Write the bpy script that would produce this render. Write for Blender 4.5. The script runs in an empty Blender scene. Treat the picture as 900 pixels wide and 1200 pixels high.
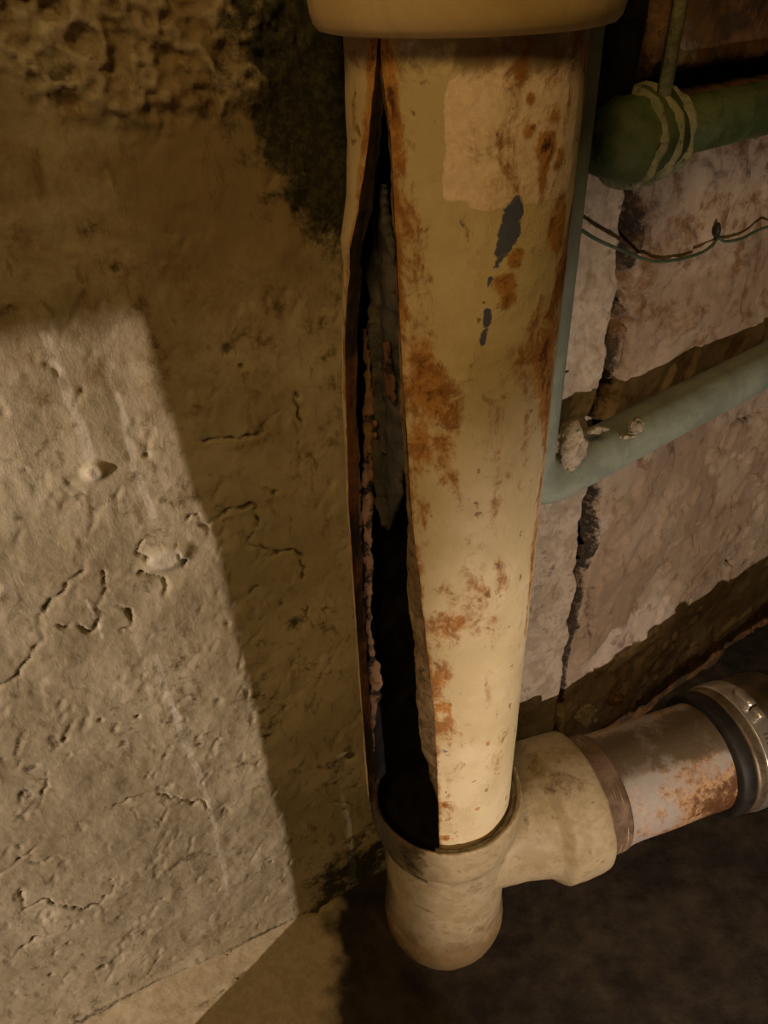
import bpy, bmesh, math, random
import numpy as np
from mathutils import Vector, Matrix
random.seed(4); rng = np.random.default_rng(7)
C = bpy.context.scene.collection
R_ = math.radians

# ------------------------------------------------------------------ camera, world, lights, exposure
FPX = 900.0
down = Vector((50, -1250, -FPX)).normalized()          # world down in camera axes
Zc = -down; Fc = Vector((0, 0, -1)); Yc = (Fc - Fc.dot(Zc) * Zc).normalized(); Xc = Yc.cross(Zc)
M = Matrix((Xc, Yc, Zc))                                # camera -> world
CAM = Vector((-0.0468, -0.4202, 1.0))
cam = bpy.data.objects.new('camera', bpy.data.cameras.new('camera'))
cam.matrix_world = Matrix.Translation(CAM) @ M.to_4x4()
cam.data.sensor_fit = 'VERTICAL'; cam.data.sensor_height = 36; cam.data.lens = FPX / 1200 * 36
cam.data.clip_start = 0.01
C.objects.link(cam); bpy.context.scene.camera = cam

sc = bpy.context.scene
sc.view_settings.view_transform = 'Standard'; sc.view_settings.look = 'None'
sc.view_settings.gamma = 1; sc.view_settings.use_curve_mapping = False
sc.view_settings.exposure = 0.0
w = bpy.data.worlds.new('world'); sc.world = w; w.use_nodes = True
w.node_tree.nodes['Background'].inputs[0].default_value = (1.0, 0.66, 0.26, 1)
w.node_tree.nodes['Background'].inputs[1].default_value = 0.035

LP = Vector((-1.05, -0.93, 0.86))                       # the whitish hand lamp, left behind the camera
def lamp(name, kind, loc, energy, col, **k):
    l = bpy.data.lights.new(name, kind); l.energy = energy; l.color = col
    for a, b in k.items(): setattr(l, a, b)
    o = bpy.data.objects.new(name, l); o.location = loc; C.objects.link(o); return o
lamp('work_light', 'POINT', LP, 58, (1.0, 0.79, 0.61), shadow_soft_size=0.002)
o = lamp('torch', 'SPOT', Vector((0.36, -0.72, 0.47)), 19, (1.0, 0.80, 0.64), shadow_soft_size=0.008, spot_size=R_(72), spot_blend=.60)
az_, el_ = R_(-7), R_(-4)
o.rotation_euler = Vector((math.sin(az_) * math.cos(el_), math.cos(az_) * math.cos(el_), math.sin(el_))).to_track_quat('-Z', 'Y').to_euler()
o = lamp('ceiling_bulb', 'AREA', Vector((-0.25, -0.95, 1.75)), 4.8, (1.0, 0.62, 0.20), shape='DISK', size=0.35)
o.rotation_euler = (Vector((-0.05, 0.05, 0.6)) - o.location).to_track_quat('-Z', 'Y').to_euler()

# ------------------------------------------------------------------ measuring helpers (points on real surfaces)
def ray(px, py): return (M @ Vector((px - 450, -(py - 600), -FPX))).normalized()
def az_of(px, py): v = ray(px, py); return math.atan2(v.x, v.y)
def on_plane(px, py, P, n):
    v = ray(px, py); return CAM + v * ((P - CAM).dot(n) / v.dot(n))
def on_cyl(px, py, R=0.057):                            # -> (theta, z) ; theta 0 faces the camera, + to the right
    v = ray(px, py); a = v.x**2 + v.y**2; b = CAM.x * v.x + CAM.y * v.y; c = CAM.x**2 + CAM.y**2 - R * R
    d = b * b - a * c; t = (-b - math.sqrt(max(d, 0))) / a; p = CAM + v * t
    return math.atan2(p.y, p.x) - TH0, p.z
TH0 = math.atan2(CAM.y, CAM.x)

# ------------------------------------------------------------------ noise
def vnoise(x, y, z=0.0, seed=0):
    x = np.asarray(x, float); y = np.asarray(y, float); z = np.zeros_like(x) + z
    xi, yi, zi = np.floor(x).astype(np.int64), np.floor(y).astype(np.int64), np.floor(z).astype(np.int64)
    fx, fy, fz = x - xi, y - yi, z - zi
    fx, fy, fz = [f * f * f * (f * (f * 6 - 15) + 10) for f in (fx, fy, fz)]
    def h(a, b, c):
        n = (a * 374761393 + b * 668265263 + c * 2147483647 + seed * 1274126177) & 0xffffffff
        n = ((n ^ (n >> 13)) * 1274126177) & 0xffffffff
        n = ((n ^ (n >> 16)) * 2246822519) & 0xffffffff
        return ((n ^ (n >> 15)) & 0xffff) / 32767.5 - 1
    r = 0
    for dx in (0, 1):
        for dy in (0, 1):
            for dz in (0, 1):
                r = r + h(xi + dx, yi + dy, zi + dz) * (fx if dx else 1 - fx) * (fy if dy else 1 - fy) * (fz if dz else 1 - fz)
    return r
def fbm(x, y, s, octv=4, seed=0, z=0.0):
    r = 0; a = 1; t = 0
    for i in range(octv):
        r = r + a * vnoise(np.asarray(x) / s, np.asarray(y) / s, z / s if not np.isscalar(z) or z else 0.0, seed + i); t += a; a *= .5; s /= 2.03
    return r / t
def sm(a, b, x): t = np.clip((x - a) / (b - a), 0, 1); return t * t * (3 - 2 * t)
def seg_mask(x, y, pts, width, soft, wob=0.0, seed=3):   # pts (x,y[,w]) in plane units
    xw = x + wob * fbm(x, y, .012, 3, seed); yw = y + wob * fbm(x, y, .012, 3, seed + 9)
    best = np.zeros_like(x)
    for i in range(len(pts) - 1):
        a, b = pts[i], pts[i + 1]; ax, ay, bx, by = a[0], a[1], b[0], b[1]
        wa = a[2] if len(a) > 2 else width; wb = b[2] if len(b) > 2 else width
        L2 = (bx - ax)**2 + (by - ay)**2 + 1e-12
        t = np.clip(((xw - ax) * (bx - ax) + (yw - ay) * (by - ay)) / L2, 0, 1)
        d = np.hypot(xw - ax - t * (bx - ax), yw - ay - t * (by - ay)); ww = wa + (wb - wa) * t
        best = np.maximum(best, 1 - sm(ww - soft, ww + soft, d))
    return best

# ------------------------------------------------------------------ mesh helpers
def link(name, me, mat=None, parent=None, smooth=True):
    o = bpy.data.objects.new(name, me); C.objects.link(o)
    if mat is not None: me.materials.append(mat)
    if parent is not None: o.parent = parent
    if smooth: me.polygons.foreach_set('use_smooth', [True] * len(me.polygons))
    me.update(); return o
def grid_mesh(name, P, closed_u=False, attrs=None, mask=None):
    """P: (nu,nv,3)"""
    nu, nv = P.shape[:2]; idx = np.arange(nu * nv).reshape(nu, nv)
    if closed_u: i0 = idx; i1 = np.roll(idx, -1, 0)
    else: i0 = idx[:-1]; i1 = idx[1:]
    q = np.stack([i0[:, :-1], i1[:, :-1], i1[:, 1:], i0[:, 1:]], -1)
    if mask is not None: q = q[mask]
    q = q.reshape(-1, 4)
    me = bpy.data.meshes.new(name)
    me.vertices.add(nu * nv); me.vertices.foreach_set('co', P.reshape(-1).astype(np.float32))
    me.loops.add(q.size); me.loops.foreach_set('vertex_index', q.reshape(-1).astype(np.int32))
    me.polygons.add(len(q)); me.polygons.foreach_set('loop_start', np.arange(0, q.size, 4, dtype=np.int32))
    try: me.polygons.foreach_set('loop_total', np.full(len(q), 4, dtype=np.int32))
    except Exception: pass
    me.update(calc_edges=True); me.validate()
    if attrs:
        for k, v in attrs.items():
            a = me.attributes.new(k, 'FLOAT', 'POINT'); a.data.foreach_set('value', np.asarray(v, np.float32).reshape(-1))
    return me
def drop_loose(me):
    bm = bmesh.new(); bm.from_mesh(me); bmesh.ops.delete(bm, geom=[v for v in bm.verts if not v.link_faces], context='VERTS'); bm.to_mesh(me); bm.free()
def frame(axis):
    a = Vector(axis).normalized(); u = a.cross(Vector((0, 0, 1)))
    if u.length < 1e-4: u = Vector((1, 0, 0))
    u.normalize(); return a, u, u.cross(a)
def lathe(name, prof, origin, axis, seg=96, noise=0.0, ns=.02, closed_prof=False, seed=1):
    a, u, v = frame(axis); prof = list(prof)
    if closed_prof: prof = prof + [prof[0]]
    pr = np.array(prof); t = np.linspace(0, 2 * np.pi, seg, endpoint=False)
    r = pr[:, 0][None, :]; s = pr[:, 1][None, :]
    ct, st = np.cos(t)[:, None], np.sin(t)[:, None]
    if noise: r = r + noise * fbm(ct * .05 + s, st * .05 + s * .3, ns, 3, seed) * np.minimum(1, r / .01)
    P = np.array(origin)[None, None] + r[..., None] * (ct[..., None] * np.array(u) + st[..., None] * np.array(v)) + (s + 0 * r)[..., None] * np.array(a)
    return grid_mesh(name, P, closed_u=True)
def tube(name, pts, rad, seg=16, noise=0.0, caps=True):
    pts = [Vector(p) for p in pts]; n = len(pts); rads = rad if hasattr(rad, '__len__') else [rad] * n
    t0 = (pts[1] - pts[0]).normalized(); u = t0.cross(Vector((0.3, .1, 1))).normalized(); rows = []
    for i, p in enumerate(pts):
        tg = (pts[min(i + 1, n - 1)] - pts[max(i - 1, 0)]).normalized()
        u = (u - u.dot(tg) * tg).normalized(); v = tg.cross(u)
        rows.append([p + rads[i] * (math.cos(a) * u + math.sin(a) * v) for a in np.linspace(0, 2 * math.pi, seg, endpoint=False)])
    if caps: rows = [[pts[0]] * seg] + rows + [[pts[-1]] * seg]
    P = np.array([[list(p) for p in r] for r in rows]).transpose(1, 0, 2)
    if noise:
        P = P + noise * np.stack([fbm(P[..., 0] + P[..., 2], P[..., 1] + P[..., 2], .02, 3, k) for k in range(3)], -1)
    return grid_mesh(name, P, closed_u=True)
def chunk(name, c, r, seed=0, sub=4, amp=.35, sq=(1, 1, 1)):
    bm = bmesh.new(); bmesh.ops.create_icosphere(bm, subdivisions=sub, radius=1)
    co = np.array([v.co[:] for v in bm.verts])
    d = 1 + amp * fbm(co[:, 0] * 1.0, co[:, 1] * 1.0, .9, 4, seed, z=co[:, 2]) * 1.6
    for v, k in zip(bm.verts, d): v.co = Vector(c) + Vector((v.co.x * sq[0], v.co.y * sq[1], v.co.z * sq[2])) * float(k) * r
    me = bpy.data.meshes.new(name); bm.to_mesh(me); bm.free(); return me
def tag(o, label=None, cat=None, group=None, kind=None):
    if label: o['label'] = label
    if cat: o['category'] = cat
    if group: o['group'] = group
    if kind: o['kind'] = kind
    return o
def thing(name, loc, label, cat):
    o = bpy.data.objects.new(name, None); o.location = loc; o.empty_display_size = .05; C.objects.link(o); return tag(o, label, cat)
def put(name, me, mat, root, **k):                      # world-space mesh under a root
    o = link(name, me, mat, root, **k); o.matrix_parent_inverse = Matrix.Translation(-Vector(root.location)); return o

# ------------------------------------------------------------------ materials
class NT:
    def __init__(s, name, rough=.7, metal=0.0, spec=.35):
        s.m = bpy.data.materials.new(name); s.m.use_nodes = True; s.t = s.m.node_tree; s.n = s.t.nodes; s.b = s.n['Principled BSDF']
        s.b.inputs['Roughness'].default_value = rough; s.b.inputs['Metallic'].default_value = metal
        s.b.inputs['Specular IOR Level'].default_value = spec; s.tc = s.n.new('ShaderNodeTexCoord')
    def L(s, a, b): s.t.links.new(a, b)
    def noise(s, scale, detail=6, rough=.6, dist=0.0, vec=None, stretch=None):
        n = s.n.new('ShaderNodeTexNoise'); n.inputs['Scale'].default_value = scale; n.inputs['Detail'].default_value = detail
        n.inputs['Roughness'].default_value = rough; n.inputs['Distortion'].default_value = dist
        v = s.tc.outputs['Object']
        if stretch:
            mp = s.n.new('ShaderNodeMapping'); mp.inputs['Scale'].default_value = stretch; s.L(v, mp.inputs['Vector']); v = mp.outputs[0]
        s.L(v, n.inputs['Vector']); return n.outputs['Fac']
    def attr(s, name): a = s.n.new('ShaderNodeAttribute'); a.attribute_name = name; return a.outputs['Fac']
    def math(s, op, a, b=None, c=None, clamp=False):
        n = s.n.new('ShaderNodeMath'); n.operation = op; n.use_clamp = clamp
        for i, v in enumerate((a, b, c)):
            if v is None: continue
            if isinstance(v, (int, float)): n.inputs[i].default_value = v
            else: s.L(v, n.inputs[i])
        return n.outputs[0]
    def step(s, v, lo, hi):
        n = s.n.new('ShaderNodeMapRange'); n.interpolation_type = 'SMOOTHSTEP'; s.L(v, n.inputs[0])
        n.inputs[1].default_value = lo; n.inputs[2].default_value = hi; return n.outputs[0]
    def mix(s, f, a, b):
        n = s.n.new('ShaderNodeMix'); n.data_type = 'RGBA'
        if isinstance(f, (int, float)): n.inputs[0].default_value = f
        else: s.L(f, n.inputs[0])
        for i, v in ((6, a), (7, b)):
            if isinstance(v, tuple): n.inputs[i].default_value = (*v, 1)
            else: s.L(v, n.inputs[i])
        return n.outputs[2]
    def color(s, v):
        if isinstance(v, tuple): s.b.inputs['Base Color'].default_value = (*v, 1)
        else: s.L(v, s.b.inputs['Base Color'])
    def rough(s, v): s.L(v, s.b.inputs['Roughness'])
    def bump(s, h, dist=.001, strength=1.0):
        n = s.n.new('ShaderNodeBump'); n.inputs['Distance'].default_value = dist; n.inputs['Strength'].default_value = strength
        s.L(h, n.inputs['Height'])
        if s.b.inputs['Normal'].links: s.L(s.b.inputs['Normal'].links[0].from_socket, n.inputs['Normal'])
        s.L(n.outputs[0], s.b.inputs['Normal'])

def mat_plaster():
    m = NT('cream_plaster', .8)
    big = m.noise(9, 5, .6); fine = m.noise(190, 8, .8); mid = m.noise(48, 6, .72, .15)
    drag = m.noise(95, 5, .7, .4, stretch=(1, 1, .35))
    N = lambda v, k: m.math('MULTIPLY', m.math('SUBTRACT', v, .5), k)
    c = m.mix(m.step(big, .40, .60), (.40, .35, .25), (.53, .475, .36))
    c = m.mix(m.math('MULTIPLY', m.step(mid, .52, .66), .30), c, (.33, .25, .13))
    c = m.mix(m.step(m.math('ADD', m.attr('stone'), N(mid, 2.0)), .3, .8), c, m.mix(m.step(mid, .40, .62), (.28, .225, .165), (.40, .335, .265)))
    dirt = m.math('ADD', m.attr('crack'), N(fine, 2.6))
    c = m.mix(m.math('MULTIPLY', m.step(dirt, .28, .85), .92), c, (.09, .07, .05))
    c = m.mix(m.math('MULTIPLY', m.step(drag, .57, .66), .55), c, (.17, .12, .06))
    wh = m.math('ADD', m.attr('scrape'), N(fine, 1.2))
    c = m.mix(m.math('MULTIPLY', m.step(wh, .3, 1.0), .75), c, (.72, .68, .60))
    br = m.math('ADD', m.attr('brown'), N(mid, 2.6))
    c = m.mix(m.math('MULTIPLY', m.step(br, .2, 1.3), .62), c, (.22, .135, .05))
    mo = m.math('ADD', m.math('ADD', m.attr('mould_shade'), N(mid, 3.5)), N(big, 2.0))
    c = m.mix(m.math('MULTIPLY', m.step(mo, .25, 1.0), .95), c, m.mix(m.step(fine, .45, .58), (.010, .012, .008), (.05, .05, .018)))
    m.color(c); m.bump(fine, .0010, .6); m.bump(drag, .0012, .5); m.bump(mid, .002, .3); return m.m
def mat_stone():
    m = NT('brown_masonry', .85)
    N = lambda v, k: m.math('MULTIPLY', m.math('SUBTRACT', v, .5), k)
    big = m.noise(7, 6, .65, .5); fine = m.noise(170, 8, .78); mid = m.noise(40, 7, .74, .15); wash = m.noise(17, 8, .78, .1)
    c = m.mix(m.step(big, .42, .58), (.255, .185, .125), (.35, .27, .195))
    c = m.mix(m.math('MULTIPLY', m.step(m.math('ADD', N(wash, 2.6), m.attr('white')), .15, .75), .7), c, (.52, .43, .37))
    c = m.mix(m.math('MULTIPLY', m.step(mid, .53, .64), .6), c, (.15, .085, .04))
    dirt = m.math('ADD', m.attr('crack'), N(fine, 2.4))
    c = m.mix(m.step(dirt, .35, 1.0), c, (.025, .017, .010))
    c = m.mix(m.step(m.math('ADD', m.attr('brown'), N(mid, 2.6)), .2, .9), c, m.mix(m.step(mid, .42, .60), (.045, .025, .010), (.14, .066, .022)))
    m.color(c); m.bump(fine, .0013, .7); m.bump(mid, .0028, .4); return m.m
def mat_floor():
    m = NT('dirty_concrete', .9)
    fine = m.noise(120, 8, .7); mid = m.noise(24, 6, .65)
    c = m.mix(m.step(mid, .35, .7), (.014, .010, .007), (.045, .032, .020))
    pale = m.math('ADD', m.attr('lit_paint'), m.math('MULTIPLY', m.math('SUBTRACT', mid, .5), .6))
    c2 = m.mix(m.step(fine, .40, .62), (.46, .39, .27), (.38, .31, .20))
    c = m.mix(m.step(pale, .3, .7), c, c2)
    c = m.mix(m.step(m.math('ADD', m.attr('crack'), m.math('MULTIPLY', m.math('SUBTRACT', fine, .5), .8)), .3, .9), c, (.09, .065, .035))
    m.color(c); m.bump(fine, .0015, .6); m.bump(mid, .004, .4); return m.m
def mat_pipe():
    m = NT('cream_pipe_paint', .42, spec=.35)
    N = lambda v, k: m.math('MULTIPLY', m.math('SUBTRACT', v, .5), k)
    big = m.noise(14, 5, .6); fine = m.noise(260, 6, .75); mid = m.noise(70, 7, .75, .6); streak = m.noise(34, 7, .72, .4, stretch=(1, 1, .30))
    c = m.mix(m.step(big, .38, .62), (.60, .49, .285), (.74, .625, .41))
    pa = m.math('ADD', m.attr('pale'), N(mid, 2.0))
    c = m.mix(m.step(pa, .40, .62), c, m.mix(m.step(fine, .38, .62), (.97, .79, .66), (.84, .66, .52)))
    gr = m.math('ADD', m.attr('grime_shade'), N(mid, 2.8))
    c = m.mix(m.math('MULTIPLY', m.step(gr, .25, 1.0), .75), c, (.17, .11, .045))
    ru = m.math('ADD', m.math('ADD', m.attr('rust'), N(streak, 3.4)), N(mid, 2.2))
    c = m.mix(m.math('MULTIPLY', m.step(ru, .15, .85), .92), c, m.mix(m.step(mid, .42, .58), (.50, .235, .05), (.30, .115, .022)))
    c = m.mix(m.step(m.math('ADD', ru, N(fine, 2.0)), 1.0, 1.7), c, (.09, .032, .012))
    bl = m.math('ADD', m.attr('blue'), N(mid, 3.2))
    c = m.mix(m.math('MULTIPLY', m.step(bl, .40, .75), .93), c, (.065, .095, .21))
    sp = m.noise(85, 3, .5)
    c = m.mix(m.math('MULTIPLY', m.step(sp, .67, .71), .8), c, (.22, .10, .03))
    m.color(c); m.bump(fine, .0006, .45); m.bump(mid, .0008, .3); m.bump(ru, .0010, .3)
    m.rough(m.math('MULTIPLY_ADD', m.step(ru, .2, .8), .40, .45)); return m.m
def mat_steel():
    m = NT('stained_galvanised_steel', .45, spec=.4)
    N = lambda v, k: m.math('MULTIPLY', m.math('SUBTRACT', v, .5), k)
    fine = m.noise(150, 7, .75); mid = m.noise(26, 8, .76, .1)
    c = m.mix(m.step(mid, .42, .60), (.36, .33, .31), (.52, .47, .44))
    ru = m.math('ADD', m.attr('rust'), N(mid, 3.2))
    c = m.mix(m.step(ru, .2, .75), c, m.mix(m.step(fine, .42, .60), (.46, .30, .17), (.26, .13, .055)))
    c = m.mix(m.step(m.math('ADD', ru, N(fine, 1.5)), .95, 1.5), c, (.12, .05, .02))
    c = m.mix(m.step(m.math('ADD', m.attr('dark'), N(mid, 2.5)), .3, 1.0), c, (.13, .095, .06))
    c = m.mix(m.step(fine, .64, .70), c, (.10, .06, .03))
    m.color(c); m.bump(fine, .0008, .5); m.bump(ru, .0012, .3); return m.m
def mat_var(name, a, b, dark=None, s=30, rough=.6, bump=.001, metal=0.0, lo=.38, hi=.62, spec=.35, dl=.58, dh=.72, stretch=None):
    m = NT(name, rough, metal, spec)
    n1 = m.noise(s, 6, .65, .5, stretch=stretch); n2 = m.noise(s * 3.3, 7, .7)
    c = m.mix(m.step(n1, lo, hi), a, b)
    if dark: c = m.mix(m.step(n2, dl, dh), c, dark)
    m.color(c); m.bump(n2, bump, .6); m.bump(n1, bump * 2, .4); return m.m
PLASTER = mat_plaster(); STONE = mat_stone(); FLOOR = mat_floor(); PIPE = mat_pipe()
def mat_cast():
    m = NT('dull_cream_cast_iron', .5, spec=.35)
    N = lambda v, k: m.math('MULTIPLY', m.math('SUBTRACT', v, .5), k)
    fine = m.noise(130, 7, .75); mid = m.noise(24, 7, .72, .1)
    c = m.mix(m.step(mid, .40, .62), (.33, .255, .145), (.45, .37, .24))
    c = m.mix(m.math('MULTIPLY', m.step(fine, .58, .66), .7), c, (.17, .115, .05))
    c = m.mix(m.step(m.math('ADD', m.attr('grime_shade'), N(mid, 3.0)), .25, 1.0), c, m.mix(m.step(fine, .42, .6), (.022, .022, .014), (.085, .065, .03)))
    c = m.mix(m.math('MULTIPLY', m.step(m.math('ADD', m.attr('brown'), N(mid, 3.0)), .3, .9), .75), c, (.15, .085, .03))
    m.color(c); m.bump(fine, .0009, .55); m.bump(mid, .0022, .4); return m.m
CAST = mat_cast()
HUBM = mat_var('cream_hub_paint', (.50, .36, .17), (.62, .47, .26), (.20, .11, .04), s=16, rough=.42, bump=.0006, dl=.66, dh=.8)
INSIDE = mat_var('black_corroded_iron', (.006, .005, .005), (.016, .012, .010), (.03, .016, .008), s=50, rough=.75, bump=.003, dl=.66, dh=.8, spec=.2)
SCALE = mat_var('grey_black_scale', (.055, .055, .058), (.11, .10, .09), (.10, .055, .03), s=40, rough=.6, bump=.003, dl=.66, dh=.76)
RUSTF = mat_var('rust_flakes', (.10, .05, .025), (.27, .155, .085), (.014, .010, .008), s=26, rough=.85, bump=.003, dl=.50, dh=.60, stretch=(1, 1, .22))
CRUST = mat_var('brown_crust', (.16, .10, .045), (.30, .21, .11), (.05, .028, .012), s=55, rough=.8, bump=.003, dl=.52, dh=.66)
STEEL = mat_steel()
RUBBER = mat_var('black_rubber', (.010, .009, .008), (.022, .018, .014), s=40, rough=.6, bump=.0004)
BAND = mat_var('stainless_band', (.42, .38, .33), (.58, .54, .48), (.25, .19, .12), s=30, rough=.32, bump=.0003, metal=.75, dl=.6, dh=.8)
BANDD = mat_var('tarnished_shield', (.11, .08, .05), (.22, .17, .11), s=30, rough=.45, bump=.0005, metal=.5)
CONDUIT = mat_var('grey_green_conduit_paint', (.17, .20, .16), (.24, .27, .22), (.11, .11, .075), s=26, rough=.45, bump=.0009, dl=.6, dh=.74)
GREEN = mat_var('mossy_green_paint', (.035, .055, .018), (.085, .11, .04), (.10, .075, .03), s=30, rough=.5, bump=.0015, dl=.58, dh=.7)
PALEG = mat_var('pale_green_drips', (.16, .17, .09), (.27, .26, .16), (.05, .05, .02), s=60, rough=.6, bump=.002, dl=.55, dh=.66)
MORTAR = mat_var('crumbly_mortar', (.24, .20, .14), (.40, .34, .26), (.08, .06, .035), s=90, rough=.9, bump=.004, dl=.54, dh=.64)
WOOD = mat_var('raw_timber', (.30, .19, .09), (.40, .27, .14), s=20, rough=.7, bump=.0008, stretch=(1, 1, .1))
WIRE = mat_var('green_wire', (.035, .060, .035), (.06, .085, .05), s=60, rough=.45, bump=.0003)

# ------------------------------------------------------------------ setting: two walls meeting behind the pipe, floor
FZ = 0.147
COR = Vector((0.1418, 0.1494, 0)); AL, AR = R_(65.5), R_(53.65)
dL = Vector((-math.sin(AL), -math.cos(AL), 0)); nL = Vector((math.cos(AL), -math.sin(AL), 0))   # leftwards, towards the room
dR = Vector((math.sin(AR), math.cos(AR), 0)); nR = Vector((math.cos(AR), -math.sin(AR), 0))
def pL(px, py): p = on_plane(px, py, COR, nL); return ((p - COR).dot(dL), p.z)
def pR(px, py): p = on_plane(px, py, COR, nR); return ((p - COR).dot(dR), p.z)
def PX(f, pts): return [(*f(p[0], p[1]), *p[2:]) for p in pts]
def blob(x, y, f, px, py, r, soft=.5, sx=1, sy=1):
    u, v = f(px, py); d = np.hypot((x - u) / sx, (y - v) / sy); return 1 - sm(r * (1 - soft), r * (1 + soft), d)

us = np.concatenate([np.arange(-.016, .62, .0014), np.linspace(.63, 1.7, 30)])
zs = np.concatenate([np.linspace(FZ - .02, FZ, 3), np.arange(FZ + .002, 1.13, .0015), np.linspace(1.18, 2.4, 25)])
U, Zg = np.meshgrid(us, zs, indexing='ij')
h = .0045 * fbm(U, Zg, .16, 3, 1) + .0016 * fbm(U, Zg, .022, 4, 2)
drag = fbm(U * 1.0 + Zg * .7, Zg * .35 - U * .5, .012, 3, 31)            # trowel drag marks running down to the left
h += -.0012 * sm(.35, .75, drag)
crk = np.zeros_like(U)
CR = [
 [(213,615,.0010),(232,612,.0018),(252,620,.0018),(272,602,.0016),(300,594,.002),(303,606,.0022),(300,635,.0010),(318,652,.0022),(342,648,.0022),(352,655,.002),(358,675,.0016)],
 [(362,700,.0008),(358,725,.0016),(358,735,.0006)],
 [(0,806,.0022),(30,783,.0018),(48,752,.0020),(52,722,.0014),(78,686,.0016),(98,668,.0022),(102,655,.0014)],
 [(120,668,.0016),(126,700,.0014),(122,725,.0014),(108,742,.0016),(88,735,.001)],
 [(140,715,.0020),(150,722,.0024),(154,736,.0018),(143,745,.0014)],
 [(168,662,.0018),(164,650,.0014),(180,624,.0010),(192,622,.001)],
 [(172,672,.0012),(190,682,.002),(198,696,.0016)],
 [(205,640,.001),(222,668,.0012)],
 [(10,748,.0010),(40,745,.0014),(66,732,.0012),(80,736,.001)],
 [(130,948,.0008),(160,936,.0014),(196,934,.0016),(230,944,.0012),(258,948,.0014),(276,940,.0008)],
 [(20,957,.0006),(38,955,.0012),(54,940,.0012),(58,905,.0005)],
 [(0,1026,.0016),(18,1012,.0014),(44,992,.0008)],
 [(34,1012,.0008),(70,1000,.0012),(88,996,.0004)],
 [(22,1050,.0016),(30,1066,.0024),(50,1058,.0018),(78,1062,.0018),(100,1066,.0022),(120,1056,.0022),(134,1036,.0014)],
 [(30,1110,.0018),(44,1098,.0014),(70,1092,.0007)],
 [(150,1034,.0006),(178,1028,.0006)],
 [(152,950,.0004),(190,965,.0004)],
 [(352,545,.0006),(350,480,.0022),(345,470,.0014)],[(230,512,.0014),(275,510,.0010),(310,500,.0016),(330,488,.0012)],
 [(365,948,.0008),(395,942,.0012),(430,948,.002)],
]
for c in CR: crk = np.maximum(crk, seg_mask(U, Zg, PX(pL, [(p[0], p[1], p[2] * .75) for p in c]), .001, .0010, .007))
crk = crk * (.35 + .65 * sm(-.30, .10, fbm(U, Zg, .010, 3, 66)))
shelf = seg_mask(U, Zg, PX(pL, [(60,800),(160,802)]), .004, .004, .006) * .5
for px, py, r in [(268,410,.0035),(283,430,.0018),(335,832,.0024),(118,845,.0018),(162,842,.0018),(175,907,.001),(130,1030,.0012),(322,578,.002),(120,1134,.004),
                  (80,1106,.0016),(172,912,.0014),(60,1145,.002),(98,1120,.001),(257,868,.0012),(172,534,.002),(76,868,.002),(82,886,.001),(340,1012,.0016),(410,887,.006),(190,1052,.0014),(318,1010,.0014),(245,130,.004),(70,105,.008),(135,315,.0022)]:
    crk = np.maximum(crk, blob(U, Zg, pL, px, py, r, .5) * .9)
pits = sm(.52, .72, fbm(U, Zg, .011, 2, 55)) * sm(-.1, .35, fbm(U, Zg, .10, 2, 56)); 
rough = blob(U, Zg, pL, 190, 55, .052, .25, 1.35, .62) + blob(U, Zg, pL, 75, 15, .032, .4, 1, .8)
rough = np.clip(rough + .35 * fbm(U, Zg, .02, 3, 8) * (rough > .02), 0, 1)
ridge = 1 - 2.2 * np.abs(fbm(U, Zg, .013, 4, 12))
h += rough * (.0015 + .0055 * ridge); h -= .0024 * crk + .0009 * pits; h += .002 * shelf
lump = blob(U, Zg, pL, 110, 551, .006, .5) + blob(U, Zg, pL, 198, 655, .012, .5, 1.2, .8)
h += .004 * lump
scr = np.zeros_like(U)
for c, k in [([(52,392,.003),(66,430,.004),(88,482,.003),(108,545,.004)], .8), ([(136,462,.0012),(150,505,.002),(158,545,.0022),(178,605,.0022)], 1.1),
          ([(128,430,.003),(136,470,.001)], .5), ([(160,760,.006),(175,800,.003)], .35),
          ([(182,772,.0022),(205,840,.0025),(232,905,.0028),(250,960,.0022),(262,1020,.0026),(268,1050,.001)], 1.0), ([(103,705,.0008),(122,750,.0006)], 1.2),
          ([(215,790,.005),(240,860,.004)], .35), ([(335,0,.002),(338,45,.0015)], .9), ([(0,440,.002),(12,520,.002)], .4)]:
    scr = np.maximum(scr, 1.35 * k * seg_mask(U, Zg, PX(pL, c), .002, .0020, .0020))
scr = np.maximum(scr, lump); scr = np.maximum(scr, 1.15 * rough * sm(.30, .85, ridge))
endm = sm(.085, .045, U) * sm(.30, .40, Zg)
h += endm * (.004 * fbm(U, Zg, .03, 4, 90) + .0025 * fbm(U, Zg, .010, 3, 91))
mould_shade = blob(U, Zg, pL, 372, 95, .050, .75, .85, 1.3) * 1.35 + blob(U, Zg, pL, 320, 20, .05, .8, 1, 1.2) * .55 + blob(U, Zg, pL, 395, 235, .03, .9, .7, 1.4) * .8 + blob(U, Zg, pL, 415, 1025, .045, .8, 1, 1.5) * 1.1 + blob(U, Zg, pL, 372, 1070, .022, .6) * .8 + blob(U, Zg, pL, 400, 900, .03, .8, .6, 2) * .25  # green mould, plus hub and pipe shadow darkened into the same mask
stn = endm + .9 * sm(.10, .05, U)
brown = .75 * sm(.74, .88, Zg - .03 * fbm(U, Zg, .06, 3, 5)) + .9 * blob(U, Zg, pL, 290, 60, .06, .8, 1, 1.4) + .45 * blob(U, Zg, pL, 300, 430, .09, .8, 1, 1.2)
crk_c = np.clip(1.1 * sm(FZ + .0085, FZ + .003, Zg + .003 * fbm(U, Zg, .03, 4, 35)) * (.55 + .6 * fbm(U, Zg, .04, 3, 36)) + crk * .9 + pits * .6 + .5 * rough * sm(.3, -.3, ridge), 0, 1)
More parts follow.
